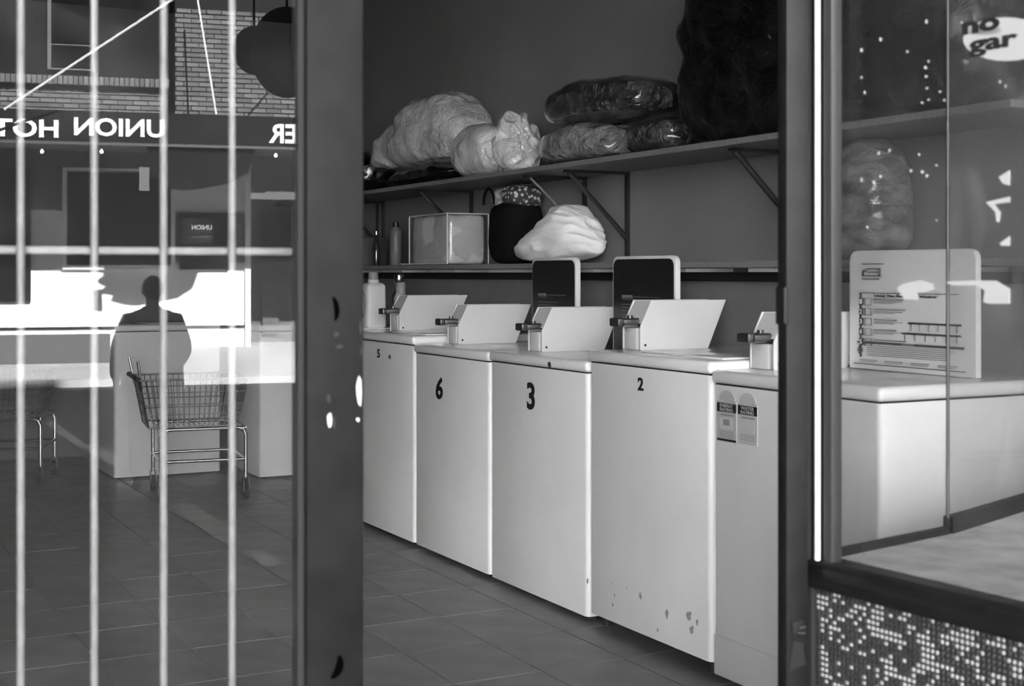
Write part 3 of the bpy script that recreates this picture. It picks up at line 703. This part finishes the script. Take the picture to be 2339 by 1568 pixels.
# ================================================================== TROLLEYS
def trolley(label, loc, rz, wd=.50, dp=.44, group='laundry trolleys'):
    r = thing('laundry_trolley', label, 'trolley', loc, rz, group)
    zt, zb = .66, .40
    for x in (-wd/2, wd/2):
        for y in (-dp/2, dp/2):
            s = -1 if x < 0 else 1
            lg = obj('leg', tube(B(), [(x, y, .11), (x, y, zb-.05), (x-s*.012, y, zb-.022), (x-s*.04, y, zb-.012)], .0105, 10), chrome, r, 50)
            cs = obj('caster', box(box(B(), x-.016, x-.012, y-.03, y+.02, .04, .115), x+.012, x+.016, y-.03, y+.02, .04, .115), darkmetal, lg)
            tube_ = tube(B(), [(x-.011, y-.008, .045), (x+.011, y-.008, .045)], .045, 16); 
            obj('wheel', tube_, rubber, lg, 40)
    f = B()
    for z in (zb-.012, .215):
        tube(f, [(-wd/2, -dp/2, z), (wd/2, -dp/2, z)], .009, 8); tube(f, [(-wd/2, dp/2, z), (wd/2, dp/2, z)], .009, 8)
        tube(f, [(-wd/2, -dp/2, z), (-wd/2, dp/2, z)], .009, 8); tube(f, [(wd/2, -dp/2, z), (wd/2, dp/2, z)], .009, 8)
    obj('frame', f, chrome, r, 50)
    k = B(); a, c = .085, 0.0                    # flare of the basket
    def rim(z, q): 
        fl_ = .05*(z-zb)/(zt-zb); X, Y = wd/2+.01+fl_, dp/2-.01+fl_*.6
        tube(k, [(-X-.05, -Y, z), (X-.05, -Y, z), (X-.05, Y, z), (-X-.05, Y, z)], q, 6, True)
    for z, q in ((zt, .006), (zt-.07, .003), (zt-.135, .003), (zt-.19, .003), (zb, .006)): rim(z, q)
    for n_, along in ((18, 0), (12, 1)):
        for i in range(n_+1):
            f_ = -1+2*i/n_
            for s in (-1, 1):
                if along == 0: tube(k, [(f_*(wd/2+.01)-.05, s*(dp/2-.01), zb), (f_*(wd/2+.06)-.05, s*(dp/2+.02), zt)], .0022, 5)
                else: tube(k, [(s*(wd/2+.01)-.05, f_*(dp/2-.01), zb), (s*(wd/2+.06)-.05, f_*(dp/2+.02), zt)], .0022, 5)
    for i in range(15):
        x = -wd/2+.01+(wd-.02)*i/14; tube(k, [(x, -dp/2, zb), (x, dp/2, zb)], .0022, 5)
    obj('basket', k, mat('wire', .10, .4, .8), r, 60)
    obj('handle', tube(B(), [(-wd/2-.12, -dp/2-.02, zt+.005), (-wd/2-.13, dp/2+.02, zt+.005)], .014, 10), rubber, r, 50)
    obj('handle_post', tube(tube(B(), [(-wd/2-.10, -dp/2, zt-.05), (-wd/2-.12, -dp/2-.01, zt+.10)], .007, 8), [(-wd/2-.10, dp/2, zt-.05), (-wd/2-.13, dp/2+.01, zt+.10)], .007, 8), chrome, r, 50)
    return r
trolley('chrome wire laundry trolley on four casters, behind the barred door', (-1.755, 7.72, 0), math.radians(20), .455)
trolley('second wire trolley, cut off at the edge of the picture behind the bars', (-3.02, 8.2, 0), math.radians(8))

# ================================================================== THE STREET THAT THE DOOR GLASS MIRRORS
ZP, ZR = -.45, -.56
def slope(y): return -.32-(-3.0-y)*.015            # the road falls from the hotel kerb towards the shop
def sbox(bm, px0, py0, px1, py1, b0, b1, at=None):
    a0, z1 = H(px0, py0, at if at is not None else b0); a1, z0 = H(px1, py1, at if at is not None else b0)
    z1 = H((px0+px1)/2, py0, at if at is not None else b0)[1]; z0 = H((px0+px1)/2, py1, at if at is not None else b0)[1]
    return box(bm, min(a0, a1), max(a0, a1), b0, b1, z0, z1)
# ground
struct('ground_road', prism(B(), [(-3.0, slope(-3.0)), (-40, slope(-40)), (-40, -1.4), (-3.0, -1.4)], -60, 60, 'x'), roadm, SM, 'dark asphalt street')
struct('ground_far_path', prism(B(), [(-3.0, -1.2), (-3.0, -.22), (0, .05), (12, .05), (12, -1.2)], -60, 60, 'x'), pathm, SM, 'pale concrete footpath in front of the hotel')
struct('ground_near_path', dbox(-10, 12, -.0, 3.4, ZR-.15, ZP), pathm, DM, 'footpath in front of the laundromat')
struct('trim_step', dbox(-.1, 3.6, .0, .30, -.45, -.02), stonem, DM)
# pale dashes on the road
road = bpy.data.objects['ground_road']
linem = mat('road_pale', .34, .8, noi=(8, .2))
def rp(px, py):                              # a point on the road seen by way of the glass, in street coordinates
    z = -.5
    for _ in range(6):
        Y = (E-z)*F/(py-HY); P = Vector(((px-CX)/F*Y, Y, 0)); d = P-SO; z = slope(d.dot(SY))
    return (-d.dot(SX), d.dot(SY), z)
for q in (((100, 968), (122, 964), (196, 1015), (176, 1022)), ((176, 1022), (215, 1014), (300, 1062), (248, 1062)), ((388, 1158), (432, 1150), (552, 1222), (545, 1240), (505, 1240)), ((552, 1262), (600, 1258), (655, 1290), (610, 1300))):
    pts = [rp(*p) for p in q]
    t = B(); t.faces.new([t.verts.new((p[0], p[1], p[2]+.006)) for p in pts]); bmesh.ops.recalc_face_normals(t, faces=t.faces); obj('pale_mark', t, linem, road)
# the hotel
hot = thing('hotel', 'brick corner hotel across the street with a lettered dark awning', 'building', SP(0, 0, ZP), math.atan2(RX.y, RX.x)); SZ = Matrix.Translation((0, 0, -ZP))
def hobj(name, bm, m, **kw):
    tf(bm, SZ); return obj(name, bm, m, kw.pop('parent', hot), kw.pop('smooth', None), **kw)
xr = H(568, 600, 0)[0]                        # building corner; real x runs the other way
wl = B(); box(wl, xr, xr+22, 0, 6, ZP, 3.75)
hobj('ground_floor_wall', wl, renderm)
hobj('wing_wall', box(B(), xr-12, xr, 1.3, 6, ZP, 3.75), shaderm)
hobj('upper_wall', box(B(), xr-12, xr+22, .05, 6, 3.75, 11), renderm)  # upper part unseen; pale colour chosen to bounce sun into the shop
hobj('brick_bed', sbox(B(), -60, 168, 400, 262, .043, .06), mortm)
hobj('parapet_cap', box(B(), xr-12.2, xr+22.2, -.1, 6, 11, 11.2), shaderm)
# awning
aw0 = -2.6
a_l, zt_a = H(-250, 258, aw0)[0], H(350, 258, aw0)[1]; zb_a = H(350, 330, aw0)[1]; a_r = H(1000, 258, aw0)[0]
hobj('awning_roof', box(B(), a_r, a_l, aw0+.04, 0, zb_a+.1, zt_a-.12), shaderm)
hobj('fascia', box(B(), a_r, a_l, aw0, aw0+.05, zb_a, zt_a), fasciam)
hobj('fascia_trim', box(B(), a_r, a_l, aw0-.02, aw0, zb_a-.03, zb_a+.01), MATS['wire'] if 'wire' in MATS else shaderm)
def sign(s, px0, px1, py0, py1):
    x0, _ = H(px0, py0, aw0); x1, _ = H(px1, py0, aw0); pm = (px0+px1)/2
    t = text_bm(s, min(x0, x1), max(x0, x1), H(pm, py1, aw0)[1], H(pm, py0, aw0)[1], .03, .03)
    # face the street: the letters look towards the shop, which is -y
    tf(t, Matrix.Translation((0, aw0-.002, 0))); hobj('lettering', t, whiteink, label='white sign lettering')
sign('UNION', 375, 169, 271, 313)
sign('HOTEL', 134, -88, 271, 313)
sign('ER', 676, 613, 284, 328)
# bricks, laid one by one where the glass shows them
bt_ = box(B(), 0, .218, -.02, .0, 0, .060); bme = bpy.data.meshes.new('brick'); bt_.to_mesh(bme); bme.materials.append(brickm)
def bricks(px0, px1, py0, py1, b0, cap):
    xa, xb = sorted((H(px0, py0, b0)[0], H(px1, py0, b0)[0])); za, zb = H((px0+px1)/2, py1, b0)[1], H((px0+px1)/2, py0, b0)[1]
    n = 0; z = za; r = 0
    while z+.066 < zb:
        x = xa-(.117 if r % 2 else 0)
        while x < xb-.05 and n < cap:
            o = bpy.data.objects.new('brick', bme); C.objects.link(o); o.parent = hot
            l = max(xa, x); rr = min(xb, x+.218)
            o.scale = ((rr-l)/.218, 1+random.uniform(-.2, .3), 1)
            o.location = (l, b0, z-ZP); n += 1; x += .234
        z += .077; r += 1
    return n
hobj('brick_pier', sbox(B(), 400, -160, 900, 268, -.35, .05), mortm)
nb = bricks(400, 690, 20, 267, -.352, 235); nb += bricks(-20, 372, 200, 258, .045, 62)
hobj('dark_wall', sbox(B(), -60, -160, 386, 172, -.02, .05), brickd)
hobj('dark_gap', sbox(B(), 376, -160, 400, 262, -.03, .05), brickd)  # dark strip between the brick bands and the pier
sxs = B(); xa, xb = sorted((H(-20, 190, 0)[0], H(386, 190, 0)[0])); zs0, zs1 = H(200, 196, 0)[1], H(200, 177, 0)[1]
x = xa; k = 0
while x+.066 < xb:
    if k == 0:
        s0 = hobj('sill_brick', box(B(), 0, .064, -.12, .02, 0, zs1-zs0), brickm); sbm = s0
    o = s0 if k == 0 else s0.copy()
    if k: C.objects.link(o)
    o.location = (x, 0, zs0); x += .077; k += 1
s0.data = s0.data
up = hobj('upper_window', sbox(B(), 108, -40, 215, 160, -.10, -.02), renderm if False else shaderm)
hobj('pane', sbox(B(), 118, -40, 208, 98, -.13, -.10), darkwin, parent=up); hobj('lower_pane', sbox(B(), 118, 104, 208, 153, -.13, -.10), darkwin, parent=up)
# pub front under the awning
def win(px0, py0, px1, py1, fr=.06, b0=-.04, pm=darkwin, fm=renderm, name='window'):
    f = hobj(name, sbox(B(), px0, py0, px1, py1, b0-.03, .0, at=b0), fm)
    x0, z1 = H(px0, py0, b0); x1, z0 = H(px1, py1, b0); x0, x1 = sorted((x0, x1)); z1 = H((px0+px1)/2, py0, b0)[1]; z0 = H((px0+px1)/2, py1, b0)[1]
    hobj('pane', box(B(), x0+fr, x1-fr, b0-.045, b0-.03, z0+fr, z1-fr), pm, parent=f); return f
win(143, 385, 400, 616, .07)
win(-160, 385, 70, 690, .03, fm=brickd)
win(410, 492, 522, 616, .02, fm=brickd)
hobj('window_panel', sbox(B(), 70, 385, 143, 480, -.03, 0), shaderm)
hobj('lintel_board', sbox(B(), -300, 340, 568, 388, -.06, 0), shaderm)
nb_ = hobj('notice_board', sbox(B(), 400, 486, 568, 600, -.02, 0), shaderm)
t = B(); x0, z1 = H(487, 500, -.10); x1, z0 = H(415, 556, -.10)
hobj('poster', box(B(), x0, x1, -.105, -.095, z0, z1), mat('poster', .10, .6), parent=nb_)
def ptext(s, pa, pb_, ya, yb, m):
    xx0 = H(pa, ya, -.107)[0]; xx1 = H(pb_, ya, -.107)[0]
    t = text_bm(s, xx0, xx1, H(450, yb, -.107)[1], H(450, ya, -.107)[1], .004, .02); tf(t, Matrix.Translation((0, -.106, 0))); hobj('poster_lettering', t, m, parent=nb_)
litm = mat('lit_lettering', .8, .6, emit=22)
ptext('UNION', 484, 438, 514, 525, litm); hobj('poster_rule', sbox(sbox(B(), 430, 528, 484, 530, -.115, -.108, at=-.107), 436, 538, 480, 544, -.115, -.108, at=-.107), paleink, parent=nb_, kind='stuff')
hobj('corner_trim', box(B(), xr-.03, xr+.06, -.05, .02, ZP, 3.6), renderm)
hobj('base_line', box(B(), xr, xr+22, -.03, 0, H(300, 751, 0)[1], H(300, 746, 0)[1]), brickd)
f = hobj('wing_window', sbox(B(), 590, 530, 668, 604, 1.2, 1.3), shaderm); hobj('pane', sbox(B(), 594, 480, 664, 598, 1.18, 1.2), darkwin, parent=f)
hobj('wing_door', sbox(B(), 600, 640, 637, 762, 1.2, 1.3), shaderm)
hobj('added_low_wall', sbox(B(), -300, 768, 252, 852, -1.5, -1.2), mat('added_wall_grey', .09, .8))  # added wall; its grey stands in for shade on the footpath
za, zc = 2.44, zb_a; 
bl_ = [H(333, 400, aw0)[0], H(585, 400, aw0)[0]]
xl, xr2 = max(bl_), min(bl_)
pts = [(xr2, zc)]+[(xr2+.05, za+.45), (xr2+.12, za+.25), (xr2+.35, za+.10), (xr2+.7, za+.02), (xr2+1.0, za-.02), (xl-.35, za+.0), (xl-.15, za+.06), (xl-.20, za+.14), (xl+.02, za+.18), (xl-.08, za+.28), (xl+.06, za+.36), (xl-.05, za+.46), (xl, zc)]
hobj('added_blind', prism(B(), pts, aw0+.06, aw0+.08), blackcl)  # added under the awning, ragged so its shadow marks the wall
hobj('hanging_sign', sbox(B(), 318, 382, 341, 436, -2.64, -2.61), shaderm)
hobj('doorway_step', box(B(), xr+1, xr+3, -.35, 0, ZP, ZP+.12), renderm)
# the blind above is added only to throw ragged shade on the wall
# festoon bulbs
fst = thing('festoon_lights', 'string of small lit bulbs under the hotel awning', 'lights', SP(0, -2.2, 2.9), math.atan2(RX.y, RX.x))
pts = []
for px, py in ((-60, 344), (96, 346), (232, 346), (368, 345), (500, 351), (630, 355), (760, 352)):
    x, z = H(px, py, -2.2); pts.append((x, 0, z-2.9))
    bl = lathe(B(), [(.004, -.03), (.022, -.02), (.026, 0), (.01, .03)], 10); tf(bl, Matrix.Translation((x, 0, z-2.9))); obj('bulb', bl, bulbm, fst, 60)
obj('cable', tube(B(), [(p[0], p[1], p[2]+.03) for p in pts], .006, 5), rubber, fst)
# wires over the street
def wire(label, a, b_, d0, d1, r, m):
    x0, z0 = H(*a, d0); x1, z1 = H(*b_, d1)
    P, Q = SP(x0, d0, z0), SP(x1, d1, z1)
    o = obj('overhead_wire', tube(B(), [Vector((0, 0, 0)), Q-P], r, 6), m); o.location = P
    tag(o, label, 'wire', 'wires over the street')
wire('long pale overhead wire slanting across the hotel front', (10, 250), (420, -18), -3.0, -4.0, .018, whiteink)
wire('thin wire dropping steeply to the hotel awning', (450, -10), (494, 262), -1.0, -1.6, .014, whiteink)
wire('dark stay running up from the awning to the brick pier', (568, 262), (612, 212), -1.6, -1.0, .016, brickd)
# the shade on the bright wall comes from the added blind
# the man in the street
mx_, _ = H(348, 700, -11.6); 
def skin_mesh(nodes, edges, root, sub=2):
    me = bpy.data.meshes.new('s'); me.from_pydata([n[0] for n in nodes], edges, [])
    o = bpy.data.objects.new('s', me); C.objects.link(o)
    md = o.modifiers.new('k', 'SKIN'); sv = me.skin_vertices[0].data
    for i, n in enumerate(nodes):
        r = n[1]; sv[i].radius = r if isinstance(r, tuple) else (r, r)
        sv[i].use_root = (i == root)
    md.use_smooth_shade = True
    s = o.modifiers.new('s', 'SUBSURF'); s.levels = sub; s.render_levels = sub
    dg = bpy.context.evaluated_depsgraph_get(); dg.update(); m2 = bpy.data.meshes.new_from_object(o.evaluated_get(dg))
    b = B(); b.from_mesh(m2); bpy.data.objects.remove(o); bpy.data.meshes.remove(m2); bpy.data.meshes.remove(me); return b
YM = -11.6
man = thing('person', 'person in dark leather jacket standing in the street, seen from behind in the door glass', 'person', SP(mx_, YM, slope(YM)), math.atan2(RX.y, RX.x)); man.scale = (.95, .95, .95)
# the man faces +y (the hotel); x positive is to the left in the mirror
def limbs():
    n = [((0, 0, .95), .14), ((0, .0, 1.12), .145), ((0, -.01, 1.30), .15), ((0, -.015, 1.42), (.12, .09)), ((0, .0, 1.50), .052), ((0, .015, 1.56), .055)]
    ed = [(0, 1), (1, 2), (2, 3), (3, 4), (4, 5)]
    def add(p, r, par): n.append((p, r)); ed.append((par, len(n)-1)); return len(n)-1
    # head as a swelling chain
    h = add((0, .02, 1.62), .078, 5); h = add((0, .01, 1.67), .080, h); add((0, .005, 1.70), .05, h)
    for s in (-1, 1):
        k = add((s*.10, 0, .90), .095, 0); k = add((s*.11, .02, .50), .062, k); k = add((s*.115, 0, .30), .055, k); k = add((s*.12, -.01, .08), .038, k); add((s*.13, .13, .035), .035, k)
        a = add((s*.17, -.01, 1.40), .062, 3)
        if s > 0: a = add((.27, -.02, 1.14), .048, a); a = add((.285, .03, .92), .036, a); w_ = add((.285, .05, .86), .026, a)
        else: a = add((-.265, .0, 1.14), .048, a); a = add((-.22, .20, 1.04), .036, a); w_ = add((-.19, .26, 1.04), .026, a)
    return n, ed
n, ed = limbs()
bd = skin_mesh(n, ed, 0, 2)
# nose, ears and hands grown on to the body mesh
t = B(); bmesh.ops.create_uvsphere(t, u_segments=8, v_segments=6, radius=.014); tf(t, Matrix.Translation((0, .104, 1.625)) @ Matrix.Scale(1.6, 4, (0, 0, 1))); join(bd, t)
for s in (-1, 1):
    t = B(); bmesh.ops.create_uvsphere(t, u_segments=10, v_segments=8, radius=.028); tf(t, Matrix.Translation((s*.083, .01, 1.63)) @ Matrix.Scale(.35, 4, (1, 0, 0))); join(bd, t)
def hand(base, down, side, fwd, s):
    """palm, four unequal fingers and a thumb leaving its side"""
    g = B(); base = Vector(base); down, side, fwd = Vector(down), Vector(side), Vector(fwd)
    nn = [(base, (.024, .018)), (base+down*.05, (.036, .016)), (base+down*.085, (.038, .015))]; q = skin_mesh(nn, [(0, 1), (1, 2)], 0, 1); join(g, q)
    for i, L_ in enumerate((.070, .080, .076, .060)):
        o_ = side*(.027-.018*i); p = base+down*.085+o_
        q = skin_mesh([(p-down*.01, .0095), (p+down*L_*.5+fwd*.006, .009), (p+down*L_*.8+fwd*.02, .008), (p+down*L_+fwd*.035, .007)], [(0, 1), (1, 2), (2, 3)], 0, 1); join(g, q)
    p = base+down*.03+side*.03
    q = skin_mesh([(p-side*.01, .012), (p+side*.022+down*.028+fwd*.01, .011), (p+side*.024+down*.058+fwd*.022, .009)], [(0, 1), (1, 2)], 0, 1); join(g, q)
    return g
join(bd, hand((.285, .055, .875), (0, .12, -1), (0, 1, .1), (-1, 0, 0), 1)); join(bd, hand((-.195, .25, 1.04), (.45, .85, 0), (0, 0, 1), (0, .3, -.8), -1))
body = obj('body', bd, skinm, man, 80)
for s in (-1, 1):
    t = B(); bmesh.ops.create_uvsphere(t, u_segments=8, v_segments=6, radius=.011); tf(t, Matrix.Translation((s*.03, .088, 1.645))); obj('eye', t, whiteink, body, 60)
obj('mouth', box(B(), -.022, .022, .088, .096, 1.588, 1.594), mat('lips', .15, .6), body)
t = B(); bmesh.ops.create_uvsphere(t, u_segments=24, v_segments=16, radius=1)
for v in list(t.verts):
    if v.co.z < -.62 and v.co.y > -.2 or (v.co.y > .55 and v.co.z < .35): v.co *= .80
    v.co = Vector((v.co.x*.092, v.co.y*.104-.004, v.co.z*.105+1.652))
obj('hair', t, hairm, man, 80)
jn = [((0, 0, .90), (.225, .17)), ((0, 0, 1.02), (.262, .19)), ((0, -.01, 1.20), (.245, .18)), ((0, -.015, 1.36), (.19, .14)), ((0, -.01, 1.45), (.10, .08)), ((0, .0, 1.50), (.07, .07))]
je = [(0, 1), (1, 2), (2, 3), (3, 4), (4, 5)]
def add(p, r, par): jn.append((p, r)); je.append((par, len(jn)-1)); return len(jn)-1
a = add((.19, -.01, 1.38), .082, 3); a = add((.265, -.02, 1.16), .080, a); a = add((.285, .02, .96), .058, a); add((.287, .035, .90), .048, a)
a = add((-.19, -.01, 1.38), .082, 3); a = add((-.255, .0, 1.14), .080, a); a = add((-.22, .17, 1.04), .058, a); add((-.205, .22, 1.04), .048, a)
obj('jacket', skin_mesh(jn, je, 1, 2), jackm, man, 80)
tn = [((0, 0, .96), (.165, .125)), ((.10, 0, .84), .11), ((.11, .02, .50), .085), ((.12, 0, .10), .072), ((-.10, 0, .84), .11), ((-.11, .02, .50), .085), ((-.12, 0, .10), .072)]
obj('trousers', skin_mesh(tn, [(0, 1), (1, 2), (2, 3), (0, 4), (4, 5), (5, 6)], 0, 2), trousm, man, 80)
for s in (-1, 1):
    obj('shoe', skin_mesh([((s*.12, -.04, .05), (.045, .045)), ((s*.125, .07, .045), (.048, .04)), ((s*.135, .17, .035), (.038, .03))], [(0, 1), (1, 2)], 0, 2), blackpl, man, 80)
# dark rounded hanging shapes of unclear kind, built as lamps, mirrored in the door
def vpt(px, py, Y): return mirror(Vector(((px-CX)/F*Y, Y, E-(py-HY)/F*Y)))
for (px, py, Y, rx, rz_, lab) in ((655, 120, 5.0, .105, .165, 'large dark rounded shape hanging under the awning, mirrored beside the door post'), (580, 115, 5.25, .062, .092, 'smaller dark rounded shape hanging beside the large one')):
    p = vpt(px, py, Y)
    lm = thing('hanging_shape', lab, 'shape', p, 0, 'dark shapes under the awning')
    t = B(); bmesh.ops.create_uvsphere(t, u_segments=28, v_segments=18, radius=1)
    for v in t.verts: v.co = Vector((v.co.x*rx*1.25, v.co.y*rx*1.25, v.co.z*rz_))
    obj('shade', t, blackcl, lm, 80)
    obj('flex', tube(B(), [(0, 0, rz_*.9), (0, 0, 2.78-p.z)], .005, 6), rubber, lm)
